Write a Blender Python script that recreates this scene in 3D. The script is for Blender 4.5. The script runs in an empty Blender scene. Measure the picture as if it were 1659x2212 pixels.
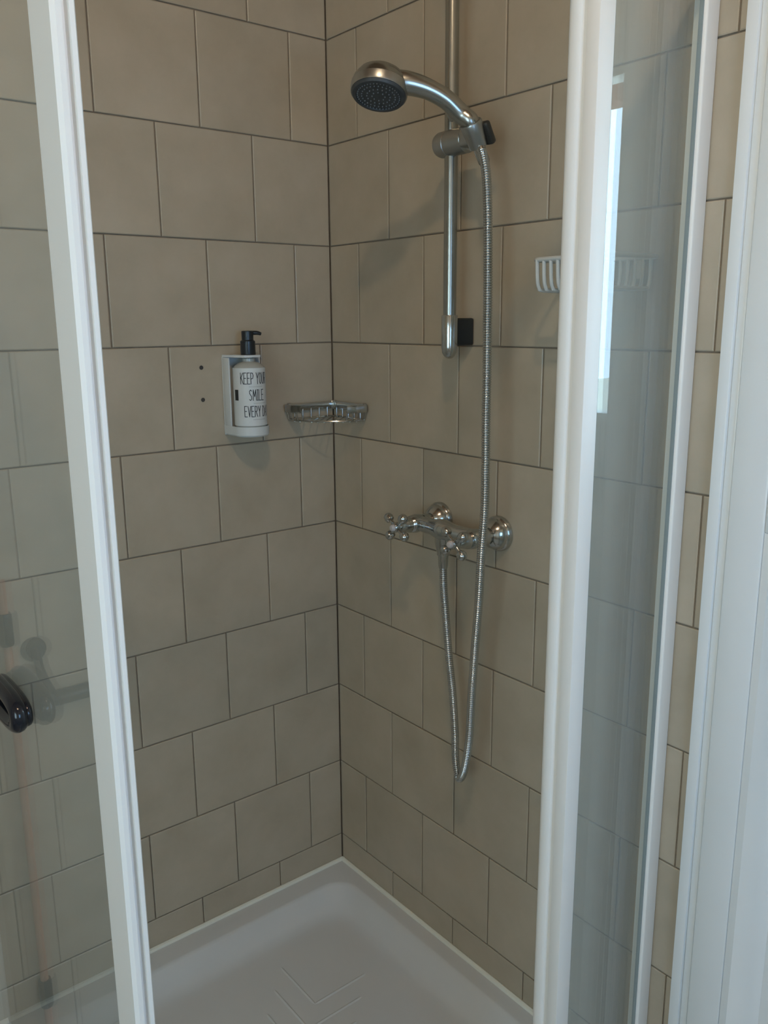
import bpy, bmesh, math, random
from mathutils import Vector, Matrix
random.seed(7)
S = bpy.context.scene
COL = S.collection

# ------------------------------------------------------------------ camera
ZO = 2.03                     # height of the reference tile joint above the floor
cam_d = bpy.data.cameras.new('camera')
cam = bpy.data.objects.new('camera', cam_d)
COL.objects.link(cam)
cam_d.sensor_fit = 'HORIZONTAL'
cam_d.sensor_width = 36.0
cam_d.lens = 36.0 * 1837.6 / 1659.0
cam_d.clip_start = 0.02
rx = Vector((0.62663369, 0.77927762, -0.00752403))
dn = Vector((0.16722079, -0.14388306, -0.97536397))
fw = Vector((-0.7611619, 0.60993775, -0.22047339))
m = Matrix((rx, -dn, -fw)).transposed().to_4x4()
m.translation = Vector((1.54513, -1.09662, -0.55281 + ZO))
cam.matrix_world = m
S.camera = cam

# ------------------------------------------------------------------ world: overcast daylight
w = bpy.data.worlds.new('world')
S.world = w
w.use_nodes = True
bg = w.node_tree.nodes['Background']
bg.inputs[0].default_value = (0.54, 0.78, 1.0, 1)
bg.inputs[1].default_value = 17.5
BULB = 415.0                    # ceiling lamp bulbs, emission strength
# the door's window as a light portal for the sky
pd = bpy.data.lights.new('window_portal', 'AREA')
pd.shape = 'RECTANGLE'; pd.size = 0.095; pd.size_y = 0.51
pd.cycles.is_portal = True
po = bpy.data.objects.new('window_portal', pd)
COL.objects.link(po)
po.location = (1.044, 0.045, 1.574)
po.rotation_euler = (math.radians(-90), 0, 0)
# and one for the added side window
pd2 = bpy.data.lights.new('added_side_window_portal', 'AREA')
pd2.shape = 'RECTANGLE'; pd2.size = 0.8; pd2.size_y = 0.7
pd2.cycles.is_portal = True
po2 = bpy.data.objects.new('added_side_window_portal', pd2)
COL.objects.link(po2)
po2.location = (2.56, -0.95, 1.45)
po2.rotation_euler = (0, math.radians(90), 0)
pd3 = bpy.data.lights.new('added_front_window_portal', 'AREA')  # portal for the window added behind the camera
pd3.shape = 'RECTANGLE'; pd3.size = 1.1; pd3.size_y = 1.1
pd3.cycles.is_portal = True
po3 = bpy.data.objects.new('added_front_window_portal', pd3)
COL.objects.link(po3)
po3.location = (1.70, -2.36, 1.45)
po3.rotation_euler = (math.radians(90), 0, 0)

vs = S.view_settings
vs.view_transform = 'Standard'
vs.look = 'None'
vs.exposure = 0.07
vs.gamma = 1.0
vs.use_curve_mapping = False

# ------------------------------------------------------------------ materials
def mat(name, color, rough=0.5, metal=0.0, coat=0.0, spec=0.5):
    M = bpy.data.materials.new(name); M.use_nodes = True
    b = M.node_tree.nodes['Principled BSDF']
    b.inputs['Base Color'].default_value = (*color, 1)
    b.inputs['Roughness'].default_value = rough
    b.inputs['Metallic'].default_value = metal
    b.inputs['Coat Weight'].default_value = coat
    b.inputs['Specular IOR Level'].default_value = spec
    return M

def noise_mat(name, c1, c2, scale, rough=0.5, bump=0.0, detail=5, metal=0.0, per_object=0.0, r2=None):
    M = mat(name, c1, rough, metal)
    nt = M.node_tree; N = nt.nodes; L = nt.links
    b = N['Principled BSDF']
    tc = N.new('ShaderNodeTexCoord')
    oi = N.new('ShaderNodeObjectInfo')
    add = N.new('ShaderNodeVectorMath'); add.operation = 'MULTIPLY_ADD'
    L.new(oi.outputs['Random'], add.inputs[0])
    add.inputs[1].default_value = (13.1, 7.7, 9.3)
    L.new(tc.outputs['Object'], add.inputs[2])
    nz = N.new('ShaderNodeTexNoise')
    nz.inputs['Scale'].default_value = scale
    nz.inputs['Detail'].default_value = detail
    nz.inputs['Roughness'].default_value = 0.6
    L.new(add.outputs[0], nz.inputs['Vector'])
    cr = N.new('ShaderNodeValToRGB')
    cr.color_ramp.elements[0].position = 0.3
    cr.color_ramp.elements[1].position = 0.72
    cr.color_ramp.elements[0].color = (*c1, 1)
    cr.color_ramp.elements[1].color = (*c2, 1)
    L.new(nz.outputs['Fac'], cr.inputs['Fac'])
    col = cr.outputs['Color']
    if per_object:
        hs = N.new('ShaderNodeHueSaturation')
        mr = N.new('ShaderNodeMapRange')
        mr.inputs['To Min'].default_value = 1 - per_object
        mr.inputs['To Max'].default_value = 1 + per_object
        L.new(oi.outputs['Random'], mr.inputs['Value'])
        L.new(mr.outputs[0], hs.inputs['Value'])
        L.new(col, hs.inputs['Color'])
        col = hs.outputs['Color']
    L.new(col, b.inputs['Base Color'])
    if r2 is not None:
        mr2 = N.new('ShaderNodeMapRange')
        mr2.inputs['To Min'].default_value = rough
        mr2.inputs['To Max'].default_value = r2
        L.new(nz.outputs['Fac'], mr2.inputs['Value'])
        L.new(mr2.outputs[0], b.inputs['Roughness'])
    if bump:
        bp = N.new('ShaderNodeBump')
        bp.inputs['Strength'].default_value = bump
        bp.inputs['Distance'].default_value = 0.002
        n2 = N.new('ShaderNodeTexNoise'); n2.inputs['Scale'].default_value = scale * 4
        L.new(add.outputs[0], n2.inputs['Vector'])
        L.new(n2.outputs['Fac'], bp.inputs['Height'])
        L.new(bp.outputs[0], b.inputs['Normal'])
    return M

def glass_mat(name, tint, haze=0.0):
    """thin clear pane: every surface reflects by Schlick's law, the rest passes straight on"""
    M = bpy.data.materials.new(name); M.use_nodes = True
    nt = M.node_tree; N = nt.nodes; L = nt.links
    for n in list(N): N.remove(n)
    out = N.new('ShaderNodeOutputMaterial')
    geo = N.new('ShaderNodeNewGeometry')
    dot = N.new('ShaderNodeVectorMath'); dot.operation = 'DOT_PRODUCT'
    L.new(geo.outputs['Incoming'], dot.inputs[0]); L.new(geo.outputs['Normal'], dot.inputs[1])
    ab = N.new('ShaderNodeMath'); ab.operation = 'ABSOLUTE'; L.new(dot.outputs['Value'], ab.inputs[0])
    om = N.new('ShaderNodeMath'); om.operation = 'SUBTRACT'; om.inputs[0].default_value = 1; om.use_clamp = True
    L.new(ab.outputs[0], om.inputs[1])
    pw = N.new('ShaderNodeMath'); pw.operation = 'POWER'; L.new(om.outputs[0], pw.inputs[0]); pw.inputs[1].default_value = 5
    ma = N.new('ShaderNodeMath'); ma.operation = 'MULTIPLY_ADD'; L.new(pw.outputs[0], ma.inputs[0])
    ma.inputs[1].default_value = 0.96; ma.inputs[2].default_value = 0.04
    tr = N.new('ShaderNodeBsdfTransparent'); tr.inputs[0].default_value = (*tint, 1)
    gl = N.new('ShaderNodeBsdfGlossy'); gl.inputs['Roughness'].default_value = 0.0
    gl.inputs['Color'].default_value = (1, 1, 1, 1)
    mx = N.new('ShaderNodeMixShader')
    L.new(ma.outputs[0], mx.inputs[0]); L.new(tr.outputs[0], mx.inputs[1]); L.new(gl.outputs[0], mx.inputs[2])
    last = mx
    if haze:      # pale diffuse veil mixed in to brighten the glass
        df = N.new('ShaderNodeBsdfDiffuse'); df.inputs['Color'].default_value = (0.86, 0.92, 0.90, 1)
        m2 = N.new('ShaderNodeMixShader'); m2.inputs[0].default_value = haze
        L.new(mx.outputs[0], m2.inputs[1]); L.new(df.outputs[0], m2.inputs[2]); last = m2
    L.new(last.outputs[0], out.inputs['Surface'])
    return M

def emit_mat(name, color, strength):
    M = mat(name, color)
    b = M.node_tree.nodes['Principled BSDF']
    b.inputs['Emission Color'].default_value = (*color, 1)
    b.inputs['Emission Strength'].default_value = strength
    return M

M_TILE = noise_mat('beige_tile', (0.40, 0.335, 0.245), (0.475, 0.40, 0.30), 9.0, 0.34, 0.06, 6, per_object=0.035, r2=0.42)
M_GROUT = noise_mat('brown_grout', (0.19, 0.148, 0.105), (0.27, 0.213, 0.155), 30.0, 0.9)
M_PLASTER = noise_mat('white_plaster', (0.66, 0.60, 0.52), (0.71, 0.65, 0.565), 6.0, 0.8, 0.05)
M_CEIL = noise_mat('brown_ceiling', (0.26, 0.155, 0.085), (0.34, 0.21, 0.12), 6.0, 0.6)  # unseen; brown chosen to dim and warm the light it bounces
M_FLOOR = noise_mat('floor_stone', (0.30, 0.27, 0.23), (0.36, 0.33, 0.28), 8.0, 0.4)
M_FRAME = mat('white_lacquer', (0.88, 0.85, 0.80), 0.5, spec=0.35)
M_PVC = noise_mat('white_pvc', (0.82, 0.83, 0.82), (0.86, 0.87, 0.86), 3.0, 0.25)
M_GASKET = mat('grey_gasket', (0.30, 0.34, 0.34), 0.6)
M_GLASS = glass_mat('shower_glass', (0.970, 0.990, 0.983), 0.055)
M_PANE = glass_mat('window_glass', (0.97, 0.985, 0.98))
M_TINTED = glass_mat('tinted_window_glass', (0.615, 0.60, 0.565))  # tint dims and warms daylight from the added front window
M_BLUISH = glass_mat('bluish_window_glass', (0.56, 0.63, 0.71))  # tint dims and blues daylight from the added side window
M_TRAY = noise_mat('white_acrylic', (0.60, 0.595, 0.575), (0.63, 0.625, 0.60), 4.0, 0.22)
M_SEAL = mat('sealant', (0.78, 0.76, 0.66), 0.4)
M_CHROME = noise_mat('chrome', (0.50, 0.51, 0.50), (0.56, 0.57, 0.56), 20.0, 0.12, metal=1.0, r2=0.18)
M_GRIP = noise_mat('dull_chrome', (0.40, 0.41, 0.39), (0.43, 0.44, 0.42), 12.0, 0.24, metal=1.0, r2=0.26)
M_BAR = noise_mat('worn_chrome', (0.36, 0.36, 0.33), (0.39, 0.39, 0.36), 12.0, 0.25, metal=1.0, r2=0.27)
M_SATIN = mat('satin_chrome', (0.42, 0.43, 0.42), 0.32, 1.0)
M_DARKP = noise_mat('dark_plastic', (0.035, 0.038, 0.04), (0.06, 0.063, 0.065), 80.0, 0.45)
M_NOZZLE = mat('grey_rubber', (0.20, 0.20, 0.20), 0.6)
M_BLACK = mat('black_plastic', (0.012, 0.015, 0.018), 0.32)
M_BLACKG = mat('black_gloss', (0.012, 0.014, 0.020), 0.12)
M_WHITEP = mat('white_plastic', (0.62, 0.63, 0.61), 0.35)
M_LABEL = noise_mat('label_paper', (0.62, 0.63, 0.61), (0.66, 0.67, 0.65), 12.0, 0.45)
M_BOTTLE = mat('clear_bottle', (0.42, 0.42, 0.38), 0.15)
M_INK = mat('black_ink', (0.015, 0.017, 0.018), 0.6)
M_GREYINK = mat('grey_ink', (0.40, 0.41, 0.40), 0.6)
M_CERAMIC = mat('ceramic', (0.50, 0.45, 0.42), 0.25)
M_WIRE = mat('white_wire', (0.60, 0.60, 0.57), 0.35)
M_HOLE = mat('wall_plug', (0.05, 0.045, 0.04), 0.8)
M_COPPER = noise_mat('copper_pipe', (0.42, 0.22, 0.14), (0.52, 0.29, 0.19), 14.0, 0.45)
M_GUNMETAL = mat('dark_metal', (0.03, 0.03, 0.028), 0.35)
M_EAVE = noise_mat('red_brick', (0.20, 0.075, 0.05), (0.30, 0.12, 0.08), 12.0, 0.9)
M_GROUND = noise_mat('pale_paving', (0.55, 0.50, 0.40), (0.65, 0.60, 0.50), 2.0, 0.9)
M_BULB = emit_mat('lamp_glass', (1.0, 0.79, 0.54), BULB)

# ------------------------------------------------------------------ mesh helpers
class MB:
    def __init__(s): s.v = []; s.f = []
    def add(s, vs, fs):
        n = len(s.v); s.v += [Vector(a) for a in vs]; s.f += [[i + n for i in f] for f in fs]; return s
    def box(s, a, b, bev=0.0, seg=2):
        bm = bmesh.new()
        bmesh.ops.create_cube(bm, size=1)
        for v in bm.verts:
            v.co = Vector([(a[i] + b[i]) / 2 + v.co[i] * (b[i] - a[i]) for i in range(3)])
        if bev:
            bmesh.ops.bevel(bm, geom=bm.edges[:], offset=bev, segments=seg, affect='EDGES', profile=0.5)
        bm.verts.index_update()
        s.add([v.co.copy() for v in bm.verts], [[v.index for v in f.verts] for f in bm.faces])
        bm.free(); return s
    def prism(s, pts, axis, a, b):
        """extrude a 2-D outline along an axis: 'x' -> (y,z), 'y' -> (x,z), 'z' -> (x,y)"""
        def P(p, t):
            return {'x': (t, p[0], p[1]), 'y': (p[0], t, p[1]), 'z': (p[0], p[1], t)}[axis]
        n = len(pts)
        vs = [P(p, a) for p in pts] + [P(p, b) for p in pts]
        fs = [[i, (i + 1) % n, n + (i + 1) % n, n + i] for i in range(n)]
        fs += [list(range(n))[::-1], list(range(n, 2 * n))]
        return s.add(vs, fs)
    def tube(s, path, r, seg=16, cap=True, closed=False, flat=None):
        path = [Vector(p) for p in path]; n = len(path)
        R = r if isinstance(r, (list, tuple)) else [r] * n
        tang = []
        for i in range(n):
            a = path[(i - 1) % n] if (closed or i > 0) else path[i]
            b = path[(i + 1) % n] if (closed or i < n - 1) else path[i]
            tang.append((b - a).normalized())
        t0 = tang[0]
        up = Vector((0, 0, 1)) if abs(t0.z) < 0.9 else Vector((1, 0, 0))
        nrm = (up - t0 * up.dot(t0)).normalized()
        base = len(s.v)
        for i in range(n):
            t = tang[i]
            nrm = (nrm - t * nrm.dot(t)).normalized()
            bi = t.cross(nrm)
            for k in range(seg):
                an = 2 * math.pi * k / seg
                s.v.append(path[i] + (nrm * math.cos(an) + bi * math.sin(an)) * R[i])
        m_ = n if closed else n - 1
        for i in range(m_):
            j = (i + 1) % n
            for k in range(seg):
                l = (k + 1) % seg
                s.f.append([base + i * seg + k, base + i * seg + l, base + j * seg + l, base + j * seg + k])
        if cap and not closed:
            s.f.append([base + k for k in range(seg)][::-1])
            s.f.append([base + (n - 1) * seg + k for k in range(seg)])
        return s
    def lathe(s, prof, origin, axis, seg=28):
        """prof: list of (distance along axis, radius)"""
        o = Vector(origin); ax = Vector(axis).normalized()
        u = Vector((0, 0, 1)) if abs(ax.z) < 0.9 else Vector((1, 0, 0))
        u = (u - ax * u.dot(ax)).normalized(); v = ax.cross(u)
        base = len(s.v)
        for d, r in prof:
            r = max(r, 1e-5)
            for k in range(seg):
                an = 2 * math.pi * k / seg
                s.v.append(o + ax * d + (u * math.cos(an) + v * math.sin(an)) * r)
        for i in range(len(prof) - 1):
            for k in range(seg):
                l = (k + 1) % seg
                s.f.append([base + i * seg + k, base + i * seg + l, base + (i + 1) * seg + l, base + (i + 1) * seg + k])
        s.f.append([base + k for k in range(seg)][::-1])
        n = len(prof) - 1
        s.f.append([base + n * seg + k for k in range(seg)])
        return s
    def sphere(s, c, r, seg=14, rings=8):
        prof = [(-r * math.cos(math.pi * i / rings), r * math.sin(math.pi * i / rings)) for i in range(rings + 1)]
        return s.lathe(prof, c, (0, 0, 1), seg)
    def loft(s, rings, cap_last=True, cap_first=False):
        base = len(s.v); n = len(rings[0])
        for r in rings: s.v += [Vector(p) for p in r]
        for i in range(len(rings) - 1):
            for k in range(n):
                l = (k + 1) % n
                s.f.append([base + i * n + k, base + i * n + l, base + (i + 1) * n + l, base + (i + 1) * n + k])
        if cap_last: s.f.append([base + (len(rings) - 1) * n + k for k in range(n)])
        if cap_first: s.f.append([base + k for k in range(n)][::-1])
        return s
    def mesh(s, name, loc=(0, 0, 0), smooth=True, ang=38):
        me = bpy.data.meshes.new(name)
        o = Vector(loc)
        me.from_pydata([tuple(v - o) for v in s.v], [], s.f)
        bm = bmesh.new(); bm.from_mesh(me)
        bmesh.ops.recalc_face_normals(bm, faces=bm.faces)
        if smooth:
            lim = math.radians(ang)
            for f in bm.faces: f.smooth = True
            for e in bm.edges:
                if len(e.link_faces) == 2:
                    if e.calc_face_angle(0) > lim: e.smooth = False
                else: e.smooth = False
        bm.to_mesh(me); bm.free()
        return me
    def build(s, name, material, parent=None, loc=None, smooth=True, ang=38, label=None):
        """one mesh object; with a parent, loc is the parent's world position"""
        if loc is None: loc = parent_loc(parent) if parent else (0, 0, 0)
        o = bpy.data.objects.new(name, s.mesh(name, loc, smooth, ang))
        o.data.materials.append(material)
        COL.objects.link(o)
        if parent: o.parent = parent
        else: o.location = loc
        if label: o['label'] = label
        return o

def parent_loc(o):
    v = Vector((0, 0, 0))
    while o is not None:
        v += o.location; o = o.parent
    return v

def thing(name, label, cat, loc, group=None, kind=None):
    o = bpy.data.objects.new(name, None); COL.objects.link(o)
    o.location = loc; o.empty_display_size = 0.05
    tag(o, label, cat, group, kind); return o

def tag(o, label=None, cat=None, group=None, kind=None):
    if label: o['label'] = label
    if cat: o['category'] = cat
    if group: o['group'] = group
    if kind: o['kind'] = kind
    return o

def catmull(pts, n=8):
    pts = [Vector(p) for p in pts]
    P = [pts[0] * 2 - pts[1]] + pts + [pts[-1] * 2 - pts[-2]]
    out = []
    for i in range(1, len(P) - 2):
        for k in range(n):
            t = k / n
            a, b, c, d = P[i - 1], P[i], P[i + 1], P[i + 2]
            out.append(0.5 * ((2 * b) + (c - a) * t + (2 * a - 5 * b + 4 * c - d) * t * t + (3 * b - a - 3 * c + d) * t ** 3))
    out.append(pts[-1])
    return out

def lerp_list(vals, n=8):
    out = []
    for i in range(len(vals) - 1):
        for k in range(n): out.append(vals[i] + (vals[i + 1] - vals[i]) * k / n)
    out.append(vals[-1]); return out

# ------------------------------------------------------------------ room shell
RX, RY, CH = 2.5, -2.3, 2.80          # room extents, ceiling height
DX0, DX1, DZ1 = 0.918, 1.78, 2.06     # door opening in the right wall
GD = 0.003                            # grout depth behind the tile faces

wl = MB().box((-0.12, RY, 0), (-GD, 0.0, CH)).build('wall_left', M_GROUT, smooth=False)
tag(wl, 'beige square-tiled wall on the left of the shower corner', 'wall', kind='structure')
b = MB()
b.box((-0.12, GD, 0), (DX0, 0.12, CH)); b.box((DX1, GD, 0), (RX, 0.12, CH)); b.box((DX0, GD, DZ1), (DX1, 0.12, CH))
wr = b.build('wall_right', M_GROUT, smooth=False)
tag(wr, 'beige square-tiled wall on the right, behind the shower bar', 'wall', kind='structure')
VX0, VX1, VZ0, VZ1 = 1.15, 2.25, 0.90, 2.00        # opening for a window added behind the camera for more daylight
b = MB()
b.box((-0.12, RY - 0.12, 0), (VX0, RY, CH)); b.box((VX1, RY - 0.12, 0), (RX, RY, CH))
b.box((VX0, RY - 0.12, 0), (VX1, RY, VZ0)); b.box((VX0, RY - 0.12, VZ1), (VX1, RY, CH))
wb = b.build('wall_front', M_PLASTER, smooth=False)
tag(wb, 'plain painted wall behind the camera', 'wall', kind='structure')
WY0, WY1, WZ0, WZ1 = -1.30, -0.60, 1.05, 1.85      # opening for an unseen window added in the side wall for bluish daylight
b = MB()
b.box((RX, RY, 0), (RX + 0.12, WY0, CH)); b.box((RX, WY1, 0), (RX + 0.12, 0.12, CH))
b.box((RX, WY0, 0), (RX + 0.12, WY1, WZ0)); b.box((RX, WY0, WZ1), (RX + 0.12, WY1, CH))
wc = b.build('wall_side', M_PLASTER, smooth=False)
tag(wc, 'plain painted side wall opposite the tiled wall', 'wall', kind='structure')
fl = MB().box((-0.12, RY - 0.12, -0.1), (RX + 0.12, 0.12, 0)).build('floor', M_FLOOR, smooth=False)
tag(fl, 'brown stone bathroom floor', 'floor', kind='structure')
ce = MB().box((-0.12, RY - 0.12, CH), (RX + 0.12, 0.12, CH + 0.1)).build('ceiling', M_CEIL, smooth=False)
tag(ce, 'unseen ceiling, brown to dim and warm its bounced light', 'ceiling', kind='structure')

win2 = thing('added_window_2', 'large unseen window added in the wall behind the camera for daylight', 'window', ((VX0 + VX1) / 2, RY, VZ0), kind='structure')
for a0, a1, z0, z1 in ((VX0, VX0 + 0.05, VZ0, VZ1), (VX1 - 0.05, VX1, VZ0, VZ1), (VX0 + 0.05, VX1 - 0.05, VZ0, VZ0 + 0.05), (VX0 + 0.05, VX1 - 0.05, VZ1 - 0.05, VZ1)):
    MB().box((a0, RY - 0.07, z0), (a1, RY - 0.02, z1), 0.004).build('window_frame', M_PVC, win2)
MB().box((VX0 + 0.05, RY - 0.044, VZ0 + 0.05), (VX1 - 0.05, RY - 0.040, VZ1 - 0.05)).build('window_pane', M_TINTED, win2, smooth=False)
win = thing('added_window_1', 'small unseen window added in the side wall for bluish daylight', 'window', (RX, (WY0 + WY1) / 2, WZ0), kind='structure')
for y0, y1, z0, z1 in ((WY0, WY0 + 0.05, WZ0, WZ1), (WY1 - 0.05, WY1, WZ0, WZ1), (WY0 + 0.05, WY1 - 0.05, WZ0, WZ0 + 0.05), (WY0 + 0.05, WY1 - 0.05, WZ1 - 0.05, WZ1)):
    MB().box((RX + 0.02, y0, z0), (RX + 0.07, y1, z1), 0.004).build('window_frame', M_PVC, win)
MB().box((RX + 0.040, WY0 + 0.05, WZ0 + 0.05), (RX + 0.044, WY1 - 0.05, WZ1 - 0.05)).build('window_pane', M_BLUISH, win, smooth=False)

# tiles: 20 cm squares in running bond, each one a piece of its wall
PW, PH, G = 0.20092, 0.2, 0.0027
_tiles = {}
def tile_mesh(wd, ht):
    key = (round(wd, 4), round(ht, 4))
    if key not in _tiles:
        c = min(0.0016, wd / 4, ht / 4); x, z = wd / 2, ht / 2
        t = 0.003
        vs = [(-x, 0, -z), (x, 0, -z), (x, 0, z), (-x, 0, z),
              (-x, t - 0.0009, -z), (x, t - 0.0009, -z), (x, t - 0.0009, z), (-x, t - 0.0009, z),
              (-x + c, t, -z + c), (x - c, t, -z + c), (x - c, t, z - c), (-x + c, t, z - c)]
        fs = [[3, 2, 1, 0]]
        for k in range(4):
            l = (k + 1) % 4
            fs.append([k, l, 4 + l, 4 + k]); fs.append([4 + k, 4 + l, 8 + l, 8 + k])
        fs.append([8, 9, 10, 11])
        mm = MB().add(vs, fs).mesh('tile', smooth=False)
        mm.materials.append(M_TILE)
        _tiles[key] = mm
    return _tiles[key]

def lay(wall, side, oa, ob, umax, hole=None):
    for k in range(-4, 11):
        zt, zb = ZO - k * PH, ZO - (k + 1) * PH
        z0, z1 = max(zb + G / 2, 0.001), min(zt - G / 2, CH - 0.001)
        if z1 - z0 < 0.01: continue
        off = (oa if k % 2 == 0 else ob) * 0.2
        edges = [0.0]; u = off
        while u - PW > 0.012: u -= PW
        while u < umax: edges.append(u); u += PW
        edges.append(umax)
        for a, b_ in zip(edges[:-1], edges[1:]):
            u0 = a + (0.0015 if a == 0 else G / 2); u1 = b_ - G / 2
            rects = [(u0, u1, z0, z1)]
            if hole and u1 > hole[0] and u0 < hole[1] and z0 < hole[2]:
                rects = []
                if u0 < hole[0]: rects.append((u0, hole[0] - 0.001, z0, z1))
                if u1 > hole[1]: rects.append((hole[1] + 0.001, u1, z0, z1))
                if z1 > hole[2] + 0.01: rects.append((max(u0, hole[0]), min(u1, hole[1]), hole[2] + 0.001, z1))
            for (p, q, r, s_) in rects:
                if q - p < 0.008 or s_ - r < 0.008: continue
                o = bpy.data.objects.new('tile', tile_mesh(q - p, s_ - r))
                COL.objects.link(o); o.parent = wall
                pr = random.uniform(-0.0003, 0.0003)
                jx = random.uniform(-0.0022, 0.0022); jz = random.uniform(-0.0022, 0.0022)
                if side == 'L':
                    o.location = (-GD + pr, -(p + q) / 2, (r + s_) / 2)
                    o.rotation_euler = (jx, jz, -math.pi / 2)
                else:
                    o.location = ((p + q) / 2, GD - pr, (r + s_) / 2)
                    o.rotation_euler = (jx, jz, math.pi)
lay(wl, 'L', 0.4512, 0.9056, -RY)
lay(wr, 'R', 0.4977, 0.9889, RX, (DX0, DX1, DZ1))

# ------------------------------------------------------------------ glazed outside door in the right wall
dl = (DX0, 0, 0)
door = thing('door_1', 'white half-glazed outside door and frame at the right edge', 'door', (DX0, 0, 0), kind='structure')
fx0, fx1 = DX0, DX1
b = MB()
for (a, c) in (((fx0, -0.010, 0), (fx0 + 0.017, 0.11, DZ1)), ((fx1 - 0.017, -0.010, 0), (fx1, 0.11, DZ1))): b.box(a, c, 0.002)
b.box((fx0, -0.010, DZ1 - 0.017), (fx1, 0.11, DZ1), 0.002)
b.build('door_frame_lip', M_PVC, door)
b = MB()
b.box((fx0 + 0.0175, -0.006, 0), (fx0 + 0.030, 0.10, DZ1 - 0.018), 0.003)
b.box((fx1 - 0.030, -0.014, 0), (fx1 - 0.0175, 0.10, DZ1 - 0.018), 0.003)
b.box((fx0 + 0.030, -0.014, DZ1 - 0.031), (fx1 - 0.030, 0.10, DZ1 - 0.018), 0.003)
b.build('door_frame', M_PVC, door)
sx0, sx1 = fx0 + 0.032, fx1 - 0.032           # the leaf
gx0, gx1, gz0, gz1 = 1.003, 1.085, 1.325, 1.823  # window opening in the leaf
yA, yB = -0.012, 0.05
b = MB()
b.box((sx0, yA, 0.01), (gx0, yB, DZ1 - 0.034), 0.004)
b.box((sx1 - 0.055, yA, 0.01), (sx1, yB, DZ1 - 0.034), 0.004)
b.box((gx1, yA, gz0), (sx1 - 0.055, yB, gz1), 0.003)
b.box((gx0, yA, gz1), (sx1 - 0.055, yB, DZ1 - 0.034), 0.003)
b.box((gx0, yA, gz0 - 0.13), (sx1 - 0.055, yB, gz0), 0.003)
b.box((gx0, yA, 0.01), (sx1 - 0.055, yB, 0.16), 0.003)
leaf = b.build('door_leaf', M_PVC, door)
b = MB()      # bevelled moulding round the lower panel
px0, px1, pz0, pz1 = gx0, sx1 - 0.055, 0.16, gz0 - 0.13
rings = []
for ins, y in ((0.0, -0.010), (0.012, -0.013), (0.018, -0.010), (0.045, 0.006), (0.050, 0.010)):
    rings.append([(px0 + ins, y, pz0 + ins), (px1 - ins, y, pz0 + ins), (px1 - ins, y, pz1 - ins), (px0 + ins, y, pz1 - ins)])
b.loft(rings, cap_last=False)
b.build('moulding', M_PVC, leaf)
b = MB(); b.box((px0 + 0.002, 0.0102, pz0 + 0.002), (px1 - 0.002, 0.03, pz1 - 0.002)); b.build('panel', M_PVC, leaf)
b = MB()
for a, c in (((gx0, 0.004, gz0), (gx0 + 0.003, 0.03, gz1)), ((gx1 - 0.006, -0.006, gz0), (gx1, 0.03, gz1)),
             ((gx0, -0.006, gz0), (gx1, 0.03, gz0 + 0.008)), ((gx0, -0.006, gz1 - 0.008), (gx1, 0.03, gz1))): b.box(a, c)
b.build('glazing_bead', M_PVC, leaf, smooth=False)
b = MB(); b.box((gx0 + 0.003, 0.012, gz0 + 0.006), (gx1 - 0.006, 0.016, gz1 - 0.006))
b.build('window_pane', M_PANE, leaf, smooth=False)
# outside world beyond the door's window
o = MB().box((-6, 0.2, -0.15), (14, 30, -0.05)).build('ground', M_GROUND, smooth=False)
tag(o, 'pale paving outside the glazed door', 'ground', kind='structure')
o = MB().box((-1.5, 0.75, 1.990), (5, 0.82, 2.6), 0.01).build('roof_eave', M_EAVE, smooth=False)
tag(o, 'red-brown eave outside, mirrored at the top of the bright strip in the right glass', 'eave', kind='structure')

# ------------------------------------------------------------------ shower tray
TX, TY, TZ = 0.885, -0.862, 0.16
def rrect(x0, x1, y0, y1, r, z, n=7):
    pts = []
    for (cx, cy, a0) in ((x1 - r, y1 - r, 0), (x0 + r, y1 - r, 90), (x0 + r, y0 + r, 180), (x1 - r, y0 + r, 270)):
        for k in range(n):
            a = math.radians(a0 + 90 * k / (n - 1))
            pts.append((cx + r * math.cos(a), cy + r * math.sin(a), z))
    return pts
tray = thing('shower_tray', 'white glossy shower tray with a sunken ribbed floor', 'shower tray', (TX / 2, TY / 2, 0))
e = 0.0006
rings = [rrect(e, TX, TY, -e, 0.004, 0.0), rrect(e, TX, TY, -e, 0.004, TZ - 0.006), rrect(e + 0.001, TX - 0.005, TY + 0.005, -e - 0.001, 0.004, TZ)]
bx0, bx1, by0, by1 = 0.058, TX - 0.075, TY + 0.075, -0.041
for ins, r, dz in ((-0.004, 0.060, 0.0), (0.0, 0.058, 0.0012), (0.005, 0.056, 0.005), (0.018, 0.058, 0.020), (0.034, 0.060, 0.036),
                   (0.045, 0.062, 0.043), (0.058, 0.064, 0.0462), (0.075, 0.064, 0.0475)):
    rings.append(rrect(bx0 + ins, bx1 - ins, by0 + ins, by1 - ins, r, TZ - dz))
MB().loft(rings, cap_last=True, cap_first=True).build('basin', M_TRAY, tray, ang=50)
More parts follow.
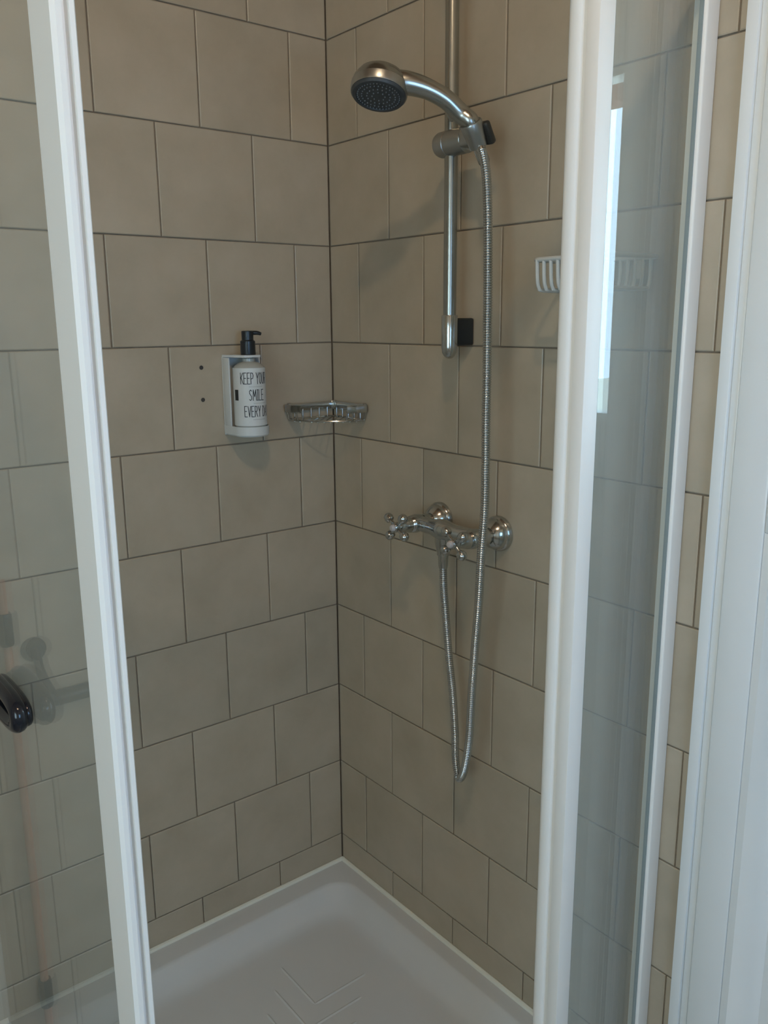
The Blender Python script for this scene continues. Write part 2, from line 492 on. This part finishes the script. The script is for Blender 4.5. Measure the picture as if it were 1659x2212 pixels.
# raised anti-slip ribs: nested chevrons opening towards the back corner
zf = TZ - 0.0475
cx0, cy0 = 0.20, -0.19
for k in range(7):
    d = 0.045 * k
    for arm in (0, 1):
        L_ = 0.13
        ax_ = (cx0 + 0.10 + d, cy0 - 0.10 - d)
        if arm == 0: p0, p1 = (ax_[0] - L_, ax_[1]), ax_
        else: p0, p1 = (ax_[0], ax_[1] + L_), ax_
        MB().tube([(p0[0], p0[1], zf), (p0[0] * .95 + p1[0] * .05, p0[1] * .95 + p1[1] * .05, zf - 0.0026),
                   (p0[0] * .05 + p1[0] * .95, p0[1] * .05 + p1[1] * .95, zf - 0.0026), (p1[0], p1[1], zf)], [0.001, 0.0042, 0.0042, 0.001], 8).build('rib', M_TRAY, tray)
def bead(path):
    return MB().tube(path, 0.0062, 8)
bead([(0.002, -0.002, TZ + 0.001), (0.002, TY + 0.005, TZ + 0.001)]).build('sealant_bead', M_SEAL, tray)
bead([(0.002, -0.002, TZ + 0.001), (TX - 0.005, -0.002, TZ + 0.001)]).build('sealant_bead', M_SEAL, tray)

# ------------------------------------------------------------------ shower enclosure (white framed, glass)
EZ0, EZ1 = TZ, 1.897
enc = thing('shower_enclosure', 'white-framed corner shower enclosure with clear glass panels, its entrance open', 'shower enclosure', (0.86, -0.83, TZ))
PX, PY = 0.860, -0.817               # panel planes
b = MB(); b.box((0.8655, -0.030, EZ0), (0.8765, -0.0005, EZ1), 0.003, 3); b.box((0.8435, -0.010, EZ0), (0.8655, -0.0005, EZ1), 0.002, 2); b.build('wall_profile', M_FRAME, enc, label='white upright profile against the right tiled wall')
b = MB(); b.box((0.0005, -0.8365, EZ0), (0.030, -0.8005, EZ1), 0.005, 3); b.build('wall_profile', M_FRAME, enc)
# rails along both open sides, top and bottom
for nm, z0, z1 in (('top_rail', EZ1 - 0.005, EZ1 + 0.017), ('bottom_rail', TZ + 0.0003, TZ + 0.026)):
    slim = nm == 'top_rail'
    b = MB(); b.box((0.852 if slim else 0.832, -0.845, z0), (0.873, -0.030, z1 - (0.006 if slim else 0)), 0.003); b.build(nm, M_FRAME, enc)
    b = MB(); b.box((0.030, -0.843, z0), (0.852 if slim else 0.832, -0.815, z1), 0.003); b.build(nm, M_FRAME, enc)
zr0, zr1 = TZ + 0.026, EZ1 - 0.005
# right fixed panel: outer stile and its pane
st = MB(); st.box((0.8543, -0.2400, zr0), (0.8735, -0.2115, zr1), 0.0015, 2)
fp = st.build('fixed_panel_stile', M_FRAME, enc)
MB().box((0.8655, -0.2114, zr0), (0.8715, -0.2095, zr1)).build('gasket', M_GASKET, fp, smooth=False)
MB().box((0.8660, -0.2095, zr0), (0.8710, -0.0315, zr1)).build('glass_pane', M_GLASS, enc, smooth=False)
MB().box((0.8655, -0.0315, zr0), (0.8715, -0.0302, zr1)).build('gasket', M_GASKET, enc, smooth=False)
# right sliding door, pushed open behind the fixed panel
b = MB()
prof = []
for k in range(9):
    a = math.pi * k / 8
    prof.append((0.8370 - 0.0105 * math.cos(a), -0.2355 - 0.0055 * math.sin(a)))
prof += [(0.8480, -0.2360), (0.8535, -0.2365), (0.8540, -0.2360), (0.8540, -0.205), (0.8265, -0.205)]
b.prism(prof, 'z', zr0, zr1)
dr = b.build('sliding_door', M_FRAME, enc, label='white rounded stile of the sliding door, pushed open')
MB().box((0.8385, -0.205, zr0), (0.8435, -0.012, zr1)).build('glass_pane', M_GLASS, dr, smooth=False)
# left side: one wide glass door from the wall profile to its stile, with the handle
b = MB()
prof = [(0.768, -0.8405), (0.770, -0.842), (0.819, -0.842), (0.8225, -0.8385), (0.8225, -0.8335), (0.8135, -0.8325), (0.8135, -0.8285),
        (0.8225, -0.8275), (0.8225, -0.8235), (0.819, -0.8215), (0.770, -0.8215), (0.768, -0.823)]
b.prism(prof, 'z', zr0, zr1)
dl_ = b.build('glass_door', M_FRAME, enc, ang=25, label='white grooved stile of the left glass door')
MB().box((0.0302, -0.8290, zr0), (0.7685, -0.8240, zr1)).build('glass_pane', M_GLASS, dl_, smooth=False)
# black looped pull handle outside the left door
hc = Vector((0.452, -0.8455, 1.004))
loop = []
for k in range(40):
    a = 2 * math.pi * k / 40
    ca, sa = math.cos(a), math.sin(a)
    loop.append(hc + Vector((0.062 * math.copysign(abs(ca) ** 0.75, ca), 0.0, 0.0175 * math.copysign(abs(sa) ** 0.75, sa))))
b = MB(); b.tube(loop, 0.0105, 14, closed=True)
b.tube([p + Vector((0, 0.0110, 0)) for p in loop], 0.0055, 10, closed=True)      # its mounting rim on the glass
b.build('handle', M_BLACKG, dl_, label='glossy black looped pull handle')

# ------------------------------------------------------------------ shower rail with slider
BX, BY = 0.4375, -0.06
rail = thing('shower_rail', 'vertical chrome riser rail on the right tiled wall', 'shower rail', (BX, 0, 1.40))
MB().tube([(BX, BY, 1.47), (BX, BY, 2.04)], 0.0112, 24).build('bar', M_BAR, rail)
for s_, z in ((-1, 1.484), (1, 2.035)):
    MB().lathe([(0, 0.0135), (0.002, 0.0142), (0.055, 0.0142), (0.064, 0.0128), (0.070, 0.0095), (0.0735, 0.005), (0.0745, 0.0)], (BX, BY, z), (0, 0, s_), 24).build('end_cap', M_CHROME, rail)
    zz = z - 0.029 if s_ < 0 else z + 0.032
    MB().box((BX - 0.0105, BY + 0.010, zz - 0.024), (BX + 0.0010, -0.0006, zz + 0.024), 0.004, 3).build('wall_bracket', M_BLACK, rail, label='black wall bracket')
# slider clamp: a horizontal barrel on the bar, with the cone that takes the hand shower
SZ = 1.761
sl = MB().lathe([(-0.026, 0.0), (-0.0255, 0.014), (-0.023, 0.0185), (-0.018, 0.0205), (0.0, 0.0208), (0.001, 0.0196), (0.003, 0.0196), (0.004, 0.0208), (0.042, 0.0205), (0.046, 0.017), (0.047, 0.0)], (BX, BY - 0.004, SZ), (1, 0.0, 0), 28).build('slider', M_SATIN, rail, label='grey chrome slider clamp')
hax = Vector((0.05, -0.42, 0.62)).normalized()    # axis of the cone = lower end of the hand shower
hb = Vector((0.520, -0.083, 1.752))
MB().lathe([(-0.012, 0.0115), (-0.011, 0.0145), (0.012, 0.0168), (0.026, 0.0182), (0.028, 0.0172), (0.0285, 0.0)], hb, hax, 26).build('holder_cone', M_SATIN, sl)
MB().box((BX + 0.040, -0.084, SZ - 0.014), (0.512, -0.060, SZ + 0.012), 0.005, 3).build('holder_arm', M_SATIN, sl)
b = MB().box((-0.006, -0.008, -0.018), (0.006, 0.008, 0.018), 0.004, 3)
Rh = hax.to_track_quat('Z', 'X').to_matrix()
b.v = [hb + Vector((0.0125, 0.012, 0.010)) + Rh @ v for v in b.v]
b.build('clamp_lever', M_GUNMETAL, sl)

# ------------------------------------------------------------------ hand shower
hs = thing('hand_shower', 'chrome hand shower with a round dark face in the rail slider', 'hand shower', (0.44, -0.205, 1.80))
path = [hb + hax * 0.016, hb + hax * 0.030, (0.511, -0.109, 1.788), (0.501, -0.130, 1.807), (0.487, -0.155, 1.821), (0.470, -0.182, 1.829), (0.452, -0.204, 1.830)]
rad = [0.0125, 0.0140, 0.0148, 0.0145, 0.0150, 0.0175, 0.019]
MB().tube(catmull(path, 8), lerp_list(rad, 8), 24).build('grip', M_GRIP, hs)
b = MB().box((-0.004, -0.010, -0.018), (0.004, 0.010, 0.018), 0.0035, 3)
R_ = hax.to_track_quat('Z', 'X').to_matrix()
b.v = [Vector((0.503, -0.122, 1.794)) + R_ @ v for v in b.v]
b.build('grip_inlay', M_SATIN, hs)
fn = Vector((0.17, -0.30, -0.94)).normalized()
hcen = Vector((0.440, -0.213, 1.826))
MB().lathe([(-0.030, 0.0), (-0.0295, 0.012), (-0.026, 0.024), (-0.018, 0.035), (-0.008, 0.0415), (-0.001, 0.0432)], hcen, fn, 40).build('head_shell', M_GRIP, hs)
MB().lathe([(-0.001, 0.0432), (0.000, 0.0440), (0.011, 0.0440), (0.0135, 0.0432), (0.0135, 0.036)], hcen, fn, 40).build('rim', M_SATIN, hs)
face = MB().lathe([(0.010, 0.0425), (0.0145, 0.0422), (0.0175, 0.040), (0.0180, 0.035), (0.0165, 0.0345), (0.0165, 0.0)], hcen, fn, 40).build('spray_face', M_DARKP, hs)
u = Vector((1, 0, 0)); u = (u - fn * u.dot(fn)).normalized(); v_ = fn.cross(u)
for (rr, n) in ((0.0325, 40), (0.026, 26), (0.018, 16), (0.010, 8)):
    b = MB()
    for k in range(n):
        a = 2 * math.pi * k / n
        c = hcen + fn * 0.0163 + (u * math.cos(a) + v_ * math.sin(a)) * rr
        b.lathe([(0, 0.0010), (0.0016, 0.0008), (0.0018, 0.0)], c, fn, 6)
    o = b.build('nozzle_ring', M_NOZZLE, face); o['kind'] = 'stuff'

# ------------------------------------------------------------------ hose
hose = thing('shower_hose', 'ribbed chrome shower hose hanging in a long loop', 'shower hose', (0.48, -0.065, 0.62))
hp = [(0.4262, -0.060, -0.975), (0.4275, -0.06, -1.0339), (0.4347, -0.06, -1.0957), (0.4425, -0.058, -1.1772), (0.4517, -0.056, -1.2501), (0.4592, -0.056, -1.3239),
      (0.4660, -0.06, -1.3782), (0.4830, -0.067, -1.408), (0.5053, -0.075, -1.377), (0.5244, -0.083, -1.3078), (0.5366, -0.09, -1.2098), (0.5478, -0.095, -1.1167),
      (0.5598, -0.1, -1.0271), (0.5690, -0.105, -0.9411), (0.5748, -0.105, -0.8607), (0.5749, -0.105, -0.783), (0.572, -0.103, -0.7075), (0.5692, -0.1, -0.6335),
      (0.5663, -0.098, -0.5608), (0.5635, -0.096, -0.4894), (0.5596, -0.094, -0.4192), (0.5554, -0.092, -0.3706), (0.5470, -0.088, -0.3288), (0.5330, -0.083, -0.2970)]
pts = [Vector((a, b_, c + ZO)) for a, b_, c in hp] + [hb - hax * 0.014]
fine = catmull(pts, 40)
# resample by length and give every turn of the spiral its own ridge
seglen = [0.0]
for a, b_ in zip(fine[:-1], fine[1:]): seglen.append(seglen[-1] + (b_ - a).length)
tot = seglen[-1]; pitch = 0.0040; per = 4
N_ = int(tot / pitch) * per
res, rr, j = [], [], 0
for i in range(N_ + 1):
    d = tot * i / N_
    while j < len(seglen) - 2 and seglen[j + 1] < d: j += 1
    t = (d - seglen[j]) / max(1e-9, seglen[j + 1] - seglen[j])
    res.append(fine[j].lerp(fine[j + 1], t))
    rr.append((0.0061, 0.0073, 0.0077, 0.0073)[i % per])
MB().tube(res, rr, 14).build('spiral_tube', M_CHROME, hose, ang=80)
MB().lathe([(0, 0.0078), (0.004, 0.0095), (0.026, 0.0098), (0.034, 0.0088)], hb - hax * 0.040, hax, 20).build('upper_ferrule', M_CHROME, hose)
MB().lathe([(0, 0.0082), (0.006, 0.0092), (0.028, 0.0098)], (0.4262, -0.060, 1.026), (0, 0, 1), 20).build('lower_ferrule', M_CHROME, hose)

# ------------------------------------------------------------------ mixer tap
MZ = 1.099
tap = thing('mixer_tap', 'chrome two-handle shower mixer tap with cross handles', 'tap', (0.43, 0, MZ))
xs = (0.355, 0.511)
body = MB()
bodyp = [(xs[0] - 0.004, -0.060, MZ), (xs[0] + 0.02, -0.060, MZ), (0.395, -0.061, MZ), (0.426, -0.062, MZ), (0.458, -0.061, MZ), (xs[1] - 0.02, -0.060, MZ), (xs[1] + 0.004, -0.060, MZ)]
body.tube(catmull(bodyp, 6), lerp_list([0.0135, 0.0155, 0.0145, 0.0205, 0.0145, 0.0155, 0.0135], 6), 24)
body.lathe([(0, 0.0165), (0.018, 0.0150), (0.032, 0.0120), (0.036, 0.0120)], (0.4262, -0.060, MZ - 0.012), (0, 0, -1), 22)
body.build('body', M_CHROME, tap)
for x in xs:
    MB().lathe([(0.0006, 0.0325), (0.006, 0.0325), (0.009, 0.0312), (0.011, 0.029), (0.014, 0.0285), (0.021, 0.0255), (0.028, 0.019), (0.031, 0.0155), (0.0315, 0.0)], (x, 0, MZ), (0, -1, 0), 36).build('flange', M_CHROME, tap)
    MB().lathe([(0.028, 0.0125), (0.036, 0.0125), (0.037, 0.0155), (0.050, 0.0155), (0.051, 0.0125), (0.062, 0.0125)], (x, 0, MZ), (0, -1, 0), 24).build('inlet', M_CHROME, tap)
    MB().lathe([(0.054, 0.0165), (0.066, 0.0178), (0.076, 0.0165), (0.078, 0.0150), (0.080, 0.0158), (0.082, 0.0145), (0.084, 0.0152), (0.100, 0.0110), (0.106, 0.0090), (0.107, 0.0070), (0.112, 0.0070)], (x, 0, MZ), (0, -1, 0), 28).build('valve_cone', M_CHROME, tap)
    hub = MB().lathe([(0.106, 0.0068), (0.108, 0.0098), (0.119, 0.0098), (0.121, 0.0085), (0.1215, 0.0)], (x, 0, MZ), (0, -1, 0), 22).build('cross_handle', M_CHROME, tap)
    tw = 0.12 if x < 0.4 else -0.05
    for k in range(4):
        a = tw + (0.68, math.pi - 0.68, math.pi + 0.68, -0.68)[k]
        d = Vector((math.cos(a), 0, math.sin(a)))
        c = Vector((x, -0.1135, MZ))
        b = MB().lathe([(0.006, 0.0044), (0.012, 0.0036), (0.018, 0.0036), (0.019, 0.0056), (0.0205, 0.0078), (0.0262, 0.0094), (0.032, 0.0078), (0.0350, 0.0044), (0.0358, 0.0)], c, d, 16)
        b.build('spoke', M_CHROME, hub)
    MB().lathe([(0.1212, 0.0066), (0.125, 0.0062), (0.1270, 0.0045), (0.1276, 0.0)], (x, 0, MZ), (0, -1, 0), 20).build('ceramic_cap', M_CERAMIC, hub)

# ------------------------------------------------------------------ chrome corner basket
SHZ = 1.296
shelf = thing('corner_basket', 'small chrome wire corner basket in the angle of the two walls', 'shower basket', (0.04, -0.04, SHZ - 0.03))
def corner_outline(rw, bul, z, n=14, off=0.006):
    """two wall sides and a softly bowed front"""
    pts = [(off, -off, z)]
    for k in range(n + 1):
        t = k / n
        x = off + (rw - off) * t; y = -(off + (rw - off) * (1 - t))
        q = bul * math.sin(math.pi * t) ** 0.6
        pts.append((x + q, y - q, z))
    return pts
def band(pts, h, t):
    """flat strip following an open path, rounded edges"""
    P = catmull(pts, 5); rings = []
    for i, p in enumerate(P):
        d = (P[min(i + 1, len(P) - 1)] - P[max(i - 1, 0)]).normalized()
        n = d.cross(Vector((0, 0, 1)))
        rings.append([p + n * (t / 2 * a) + Vector((0, 0, h / 2 * c)) for a, c in ((1, -.7), (1, .7), (.5, 1), (-.5, 1), (-1, .7), (-1, -.7), (-.5, -1), (.5, -1))])
    return MB().loft(rings, cap_last=True, cap_first=True)
RW = 0.128
oL = corner_outline(RW, 0.026, SHZ)
bp_ = [oL[i] for i in (4, 3, 2, 1)] + [(0.0055, -0.10, SHZ), (0.0055, -0.05, SHZ), (0.0055, -0.016, SHZ), (0.0075, -0.0075, SHZ), (0.016, -0.0055, SHZ), (0.05, -0.0055, SHZ), (0.10, -0.0055, SHZ)] + [oL[i] for i in (-1, -2, -3, -4)]
band(bp_, 0.016, 0.004).build('upper_band', M_CHROME, shelf, ang=60)
lo = corner_outline(RW - 0.008, 0.022, SHZ - 0.025)
MB().tube(lo, 0.0022, 8, closed=True).build('lower_ring', M_CHROME, shelf)
up_ = corner_outline(RW - 0.003, 0.024, SHZ - 0.004)
for k in (1, 2, 3, 4, 12, 13, 14, 15):
    p, q = Vector(lo[k]), Vector(up_[k])
    MB().tube([p, q], 0.0013, 6).build('upright_wire', M_CHROME, shelf)
for k in range(1, 6):          # uprights along the walls
    d = RW * k / 6
    for p in ((0.0065, -d), (d, -0.0065)):
        MB().tube([(p[0], p[1], SHZ - 0.025), (p[0], p[1], SHZ - 0.004)], 0.0013, 6).build('upright_wire', M_CHROME, shelf)
for k in range(1, 12):        # floor wires, all parallel, from the front to the walls
    s_ = -0.105 + 0.21 * k / 12
    # direction (1,-1)/sqrt2 from the corner outwards, offset sideways by s_
    t = (s_ + 0.105) / 0.21
    x = 0.008 + (RW - 0.016) * t; y = -(0.008 + (RW - 0.016) * (1 - t))
    q = 0.021 * math.sin(math.pi * t) ** 0.6
    f0 = Vector((x + q, y - q, SHZ - 0.0265))
    dd = min(f0.x, -f0.y) - 0.006
    f1 = f0 + Vector((-dd, dd, 0))
    MB().tube([f0, f1], 0.0013, 6).build('floor_wire', M_CHROME, shelf)
for p in ((0.004, -0.118), (0.118, -0.004), (0.012, -0.006)):
    b = MB().box((p[0] - 0.004, p[1] - 0.004, SHZ - 0.010), (p[0] + 0.004, p[1] + 0.004, SHZ + 0.010), 0.002); b.build('wall_stud', M_CHROME, shelf)

# ------------------------------------------------------------------ soap dispenser: bracket + bottle
DY = -0.2360
brk = thing('dispenser_bracket', 'white plastic wall bracket holding the soap bottle', 'bracket', (0, DY, 1.252))
bl, br_, bz0, bz1 = DY - 0.036, DY + 0.036, 1.252, 1.408
DC = 0.046                           # bottle centre, distance from the wall
MB().box((0.0006, bl, bz0), (0.004, br_, bz1), 0.0015).build('back_plate', M_WHITEP, brk)
MB().box((0.004, bl, bz0 + 0.018), (0.030, bl + 0.003, bz1 - 0.002), 0.001).build('side_wall', M_WHITEP, brk)
MB().box((0.004, br_ - 0.003, bz0 + 0.018), (0.030, br_, bz1 - 0.002), 0.001).build('side_wall', M_WHITEP, brk)
def dpts(r, z, n=20):
    pts = [(0.0006, DY + r, z), (0.0006, DY - r, z)]
    for k in range(n + 1):
        a = -math.pi / 2 + math.pi * k / n
        pts.append((DC + (r) * math.cos(a), DY + r * math.sin(a), z))
    return pts
b = MB()      # plate round the neck
ring_o = [(0.0006, DY - 0.034), (0.050, DY - 0.024), (0.062, DY - 0.018), (0.066, DY - 0.006), (0.066, DY + 0.006), (0.062, DY + 0.018), (0.050, DY + 0.024), (0.0006, DY + 0.034)]
b.prism(ring_o, 'z', bz1 - 0.001, bz1 + 0.0035)
b.build('neck_plate', M_WHITEP, brk)
b = MB(); rings = [dpts(0.0325, bz0), dpts(0.0355, bz0 + 0.003), dpts(0.036, bz0 + 0.020), dpts(0.0345, bz0 + 0.020), dpts(0.034, bz0 + 0.004)]
b.loft(rings, cap_last=True, cap_first=True); b.build('cup', M_WHITEP, brk)

bot = thing('soap_bottle', 'soap bottle with a white lettered label and black pump', 'bottle', (DC, DY, bz0 + 0.005))
def bring(r, z, n=40, c=(DC, DY)):
    return [(c[0] + r * math.cos(2 * math.pi * k / n), c[1] + r * math.sin(2 * math.pi * k / n), z) for k in range(n)]
BR = 0.0318
z0 = bz0 + 0.0055
zs = bz1 - 0.017
rings = [bring(BR - 0.003, z0), bring(BR, z0 + 0.004), bring(BR, zs - 0.006), bring(BR - 0.003, zs - 0.001), bring(BR - 0.011, zs + 0.005), bring(0.0125, zs + 0.008), bring(0.0120, bz1 - 0.003)]
MB().loft(rings, cap_last=True, cap_first=True).build('bottle_body', M_BOTTLE, bot)
LZ0, LZ1 = bz0 + 0.022, zs - 0.004
LR = BR + 0.0004
b = MB()
na = 40
rs = []
for r, z in ((LR - 0.0004, LZ0), (LR, LZ0), (LR, LZ1), (LR - 0.0004, LZ1)):
    rs.append([(DC + r * math.cos(2 * math.pi * k / na), DY + r * math.sin(2 * math.pi * k / na), z) for k in range(na)])
b.loft(rs, cap_last=False)
lab = b.build('label', M_LABEL, bot)
# hand-drawn capital letters as ink strokes wrapped round the label
GL = {'K': [[(0, 0), (0, 1)], [(.55, 1), (0, .45)], [(.12, .55), (.6, 0)]], 'E': [[(.5, 1), (0, 1), (0, 0), (.55, 0)], [(0, .52), (.42, .52)]],
      'P': [[(0, 0), (0, 1), (.4, .97), (.5, .75), (.4, .5), (0, .46)]], 'Y': [[(0, 1), (.28, .5), (.28, 0)], [(.58, 1), (.28, .5)]],
      'O': [[(.25, 0), (.05, .15), (0, .5), (.05, .85), (.25, 1), (.45, .85), (.5, .5), (.45, .15), (.25, 0)]], 'U': [[(0, 1), (0, .25), (.12, .02), (.35, .02), (.48, .25), (.48, 1)]],
      'R': [[(0, 0), (0, 1), (.4, .97), (.5, .75), (.4, .52), (0, .48)], [(.2, .5), (.55, 0)]], 'S': [[(.48, .88), (.3, 1), (.06, .88), (.08, .65), (.42, .38), (.44, .12), (.22, 0), (0, .1)]],
      'M': [[(0, 0), (.06, 1), (.33, .35), (.6, 1), (.68, 0)]], 'I': [[(.12, 0), (.12, 1)], [(0, 1), (.24, 1)], [(0, 0), (.24, 0)]], 'L': [[(0, 1), (0, 0), (.45, 0)]],
      'V': [[(0, 1), (.28, 0), (.55, 1)]], 'D': [[(0, 0), (0, 1), (.3, .95), (.5, .7), (.5, .3), (.3, .04), (0, 0)]], 'A': [[(0, 0), (.27, 1), (.55, 0)], [(.1, .36), (.44, .36)]]}
GWID = {'M': .68, 'I': .24, 'L': .45}
def lettering(text, zb, h, wd, s0, name='lettering', st=0.0014):
    """strokes start at arc position s0 (metres from the front of the bottle)"""
    b = MB(); s = s0
    R2 = LR + 0.00025
    def P(x, z): a = x / R2; return (DC + R2 * math.cos(a), DY + R2 * math.sin(a), z)
    for ch in text:
        if ch == ' ': s += wd * 0.42; continue
        for stroke in GL[ch]:
            pts = []
            for p, q in zip(stroke[:-1], stroke[1:]):
                nseg = max(1, int(abs(q[0] - p[0]) * 4))
                for i in range(nseg): pts.append((p[0] + (q[0] - p[0]) * i / nseg, p[1] + (q[1] - p[1]) * i / nseg))
            pts.append(stroke[-1])
            for p, q in zip(pts[:-1], pts[1:]):
                ax, az, bx, bz = s + p[0] * wd, zb + p[1] * h, s + q[0] * wd, zb + q[1] * h
                dx, dz = bx - ax, bz - az; L_ = math.hypot(dx, dz) or 1
                nx, nz = -dz / L_ * st / 2, dx / L_ * st / 2
                ex, ez = dx / L_ * st * .4, dz / L_ * st * .4
                b.add([P(ax - nx - ex, az - nz - ez), P(bx - nx + ex, bz - nz + ez), P(bx + nx + ex, bz + nz + ez), P(ax + nx - ex, az + nz - ez)], [[0, 1, 2, 3]])
        s += (GWID.get(ch, .55) + 0.20) * wd
    return b.build(name, M_INK, lab, smooth=False)
F0 = -0.0345
lettering('KEEP YOUR', LZ1 - 0.0305, 0.0215, 0.0092, F0)
lettering('SMILE', LZ1 - 0.0625, 0.0205, 0.0096, F0 + 0.0165)
lettering('EVERY DAY', LZ1 - 0.0945, 0.0205, 0.0092, F0 + 0.0060)
def arc_patch(s0, s1, za, zb_, m_, name, lift=0.0002, n=8):
    b = MB(); R2 = LR + lift
    for i in range(n):
        a0 = (s0 + (s1 - s0) * i / n) / R2; a1 = (s0 + (s1 - s0) * (i + 1) / n) / R2
        b.add([(DC + R2 * math.cos(a), DY + R2 * math.sin(a), z) for a, z in ((a0, za), (a1, za), (a1, zb_), (a0, zb_))], [[0, 1, 2, 3]])
    return b.build(name, m_, lab, smooth=False)
for dz, s0 in ((0.0365, -0.018), (0.0690, -0.010), (0.1010, -0.012)):
    for q in range(9):
        arc_patch(s0 + q * 0.0032, s0 + q * 0.0032 + 0.0024, LZ1 - dz, LZ1 - dz + 0.0012, M_GREYINK, 'small_print', n=1)
arc_patch(-0.0520, -0.0415, LZ1 - 0.063, LZ1 - 0.042, M_INK, 'black_mark', lift=0.0003)
# pump
pz = bz1 + 0.004
pump = MB().lathe([(0, 0.0148), (0.001, 0.0150), (0.026, 0.0146), (0.0275, 0.0125), (0.0285, 0.0116)], (DC, DY, pz), (0, 0, 1), 28).build('pump_collar', M_BLACK, bot)
head = MB().lathe([(0, 0.0116), (0.014, 0.0118), (0.0165, 0.0116), (0.0175, 0.0105), (0.018, 0.0)], (DC, DY, pz + 0.0285), (0, 0, 1), 28).build('pump_head', M_BLACK, bot)
nd = Vector((0.35, 0.94, 0)).normalized()
hz = pz + 0.0285 + 0.0135
MB().tube(catmull([Vector((DC, DY, hz)), Vector((DC, DY, hz)) + nd * 0.012, Vector((DC, DY, hz - 0.0003)) + nd * 0.020, Vector((DC, DY, hz - 0.0025)) + nd * 0.027], 5), lerp_list([0.0042, 0.0042, 0.0040, 0.0030], 5), 12).build('nozzle', M_BLACK, head)

# ------------------------------------------------------------------ old screw holes in the left wall
for lab_, z in (('upper of the two dark screw holes in the tile beside the soap bottle', 1.388), ('lower of the two dark screw holes in the tile beside the soap bottle', 1.325)):
    o = MB().lathe([(0.0, 0.0042), (0.0006, 0.0042), (0.0008, 0.0034), (0.0004, 0.0020), (0.0003, 0.0)], (0.0002, -0.316, z), (1, 0, 0), 14).build('screw_hole', M_HOLE, loc=(0, -0.316, z))
    tag(o, lab_, 'screw hole', 'old screw holes')

# ------------------------------------------------------------------ white wire soap basket on the right wall
bk = thing('wire_basket', 'white wire soap basket on the right wall behind the open door stile', 'soap basket', (0.74, 0, 1.51))
x0, x1, yf, zt, zb_ = 0.660, 0.806, -0.100, 1.562, 1.518
def ring3(z, e, yfr, r_=0.012):
    pts = [(x0 + e, -0.0045, z), (x0 + e, yfr + r_, z), (x0 + e + r_ * .3, yfr + r_ * .3, z), (x0 + e + r_, yfr, z), (x1 - e - r_, yfr, z), (x1 - e - r_ * .3, yfr + r_ * .3, z), (x1 - e, yfr + r_, z), (x1 - e, -0.0045, z)]
    return pts
MB().tube(ring3(zt, 0, yf), 0.0036, 10, closed=True).build('top_rim', M_WIRE, bk)
nW = 11
for k in range(nW):
    x = x0 + 0.008 + (x1 - x0 - 0.016) * k / (nW - 1)
    p = [(x, yf, zt), (x, yf + 0.002, zb_ + 0.016), (x, yf + 0.006, zb_ + 0.004), (x, yf + 0.016, zb_), (x, -0.018, zb_), (x, -0.008, zb_ + 0.004), (x, -0.005, zb_ + 0.016), (x, -0.0045, zt)]
    MB().tube(catmull(p, 4), 0.0029, 8).build('wire', M_WIRE, bk)
for x in (x0 + 0.03, x1 - 0.03):
    MB().box((x - 0.008, -0.005, zt - 0.03), (x + 0.008, -0.0006, zt + 0.006), 0.002).build('wall_plate', M_WIRE, bk)

# ------------------------------------------------------------------ things outside the shower, seen mirrored in the left glass
pipe = thing('wall_pipe', 'thin copper-brown upright pipe, seen mirrored in the left glass', 'pipe', (0.02, -0.926, 0))
MB().tube([(0.022, -0.926, 0.002), (0.022, -0.926, 1.04)], 0.0075, 16).build('tube', M_COPPER, pipe)
for z in (0.20, 0.95):
    MB().lathe([(-0.03, 0.011), (-0.026, 0.0125), (0.026, 0.0125), (0.03, 0.011)], (0.022, -0.926, z), (0, 0, 1), 16).build('coupling', M_GUNMETAL, pipe)
    MB().tube([(0.0006, -0.926, z), (0.022, -0.926, z)], 0.006, 10).build('clip', M_GUNMETAL, pipe)
rh = thing('wall_holder', 'dark metal wall holder with an oval rosette, seen mirrored in the left glass', 'holder', (0, -0.978, 0.80))
MB().lathe([(0.0006, 0.0225), (0.006, 0.0225), (0.009, 0.0195), (0.0095, 0.0)], (0, -0.974, 0.895), (1, 0, 0), 28).build('rosette', M_GUNMETAL, rh)
MB().tube(catmull([(0.006, -0.974, 0.895), (0.012, -0.976, 0.887), (0.014, -0.979, 0.860), (0.0155, -0.984, 0.832), (0.0165, -0.992, 0.802)], 6), lerp_list([0.009, 0.008, 0.0075, 0.010, 0.013], 6), 16).build('arm', M_GUNMETAL, rh)
MB().tube([(0.0165, -0.984, 0.795), (0.0165, -0.988, 0.795), (0.0165, -1.10, 0.795), (0.0165, -1.105, 0.795)], [0.011, 0.0145, 0.0145, 0.011], 20).build('crossbar', M_GUNMETAL, rh)

# ------------------------------------------------------------------ ceiling lamp above the camera
lamp = thing('ceiling_lamp', 'white ceiling lamp with two warm bulbs, above the camera', 'ceiling lamp', (1.48, -1.06, CH))
MB().box((1.38, -1.12, CH - 0.025), (1.58, -1.00, CH - 0.0005), 0.008, 3).build('base_plate', M_FRAME, lamp)
for x, y in ((1.445, -1.05), (1.515, -1.07)):
    s_ = MB().lathe([(0, 0.022), (0.03, 0.022), (0.032, 0.018), (0.034, 0.0)], (x, y, CH - 0.024), (0, 0, -1), 20).build('socket', M_FRAME, lamp)
    MB().sphere((x, y, CH - 0.082), 0.025, 20, 12).build('bulb', M_BULB, s_)
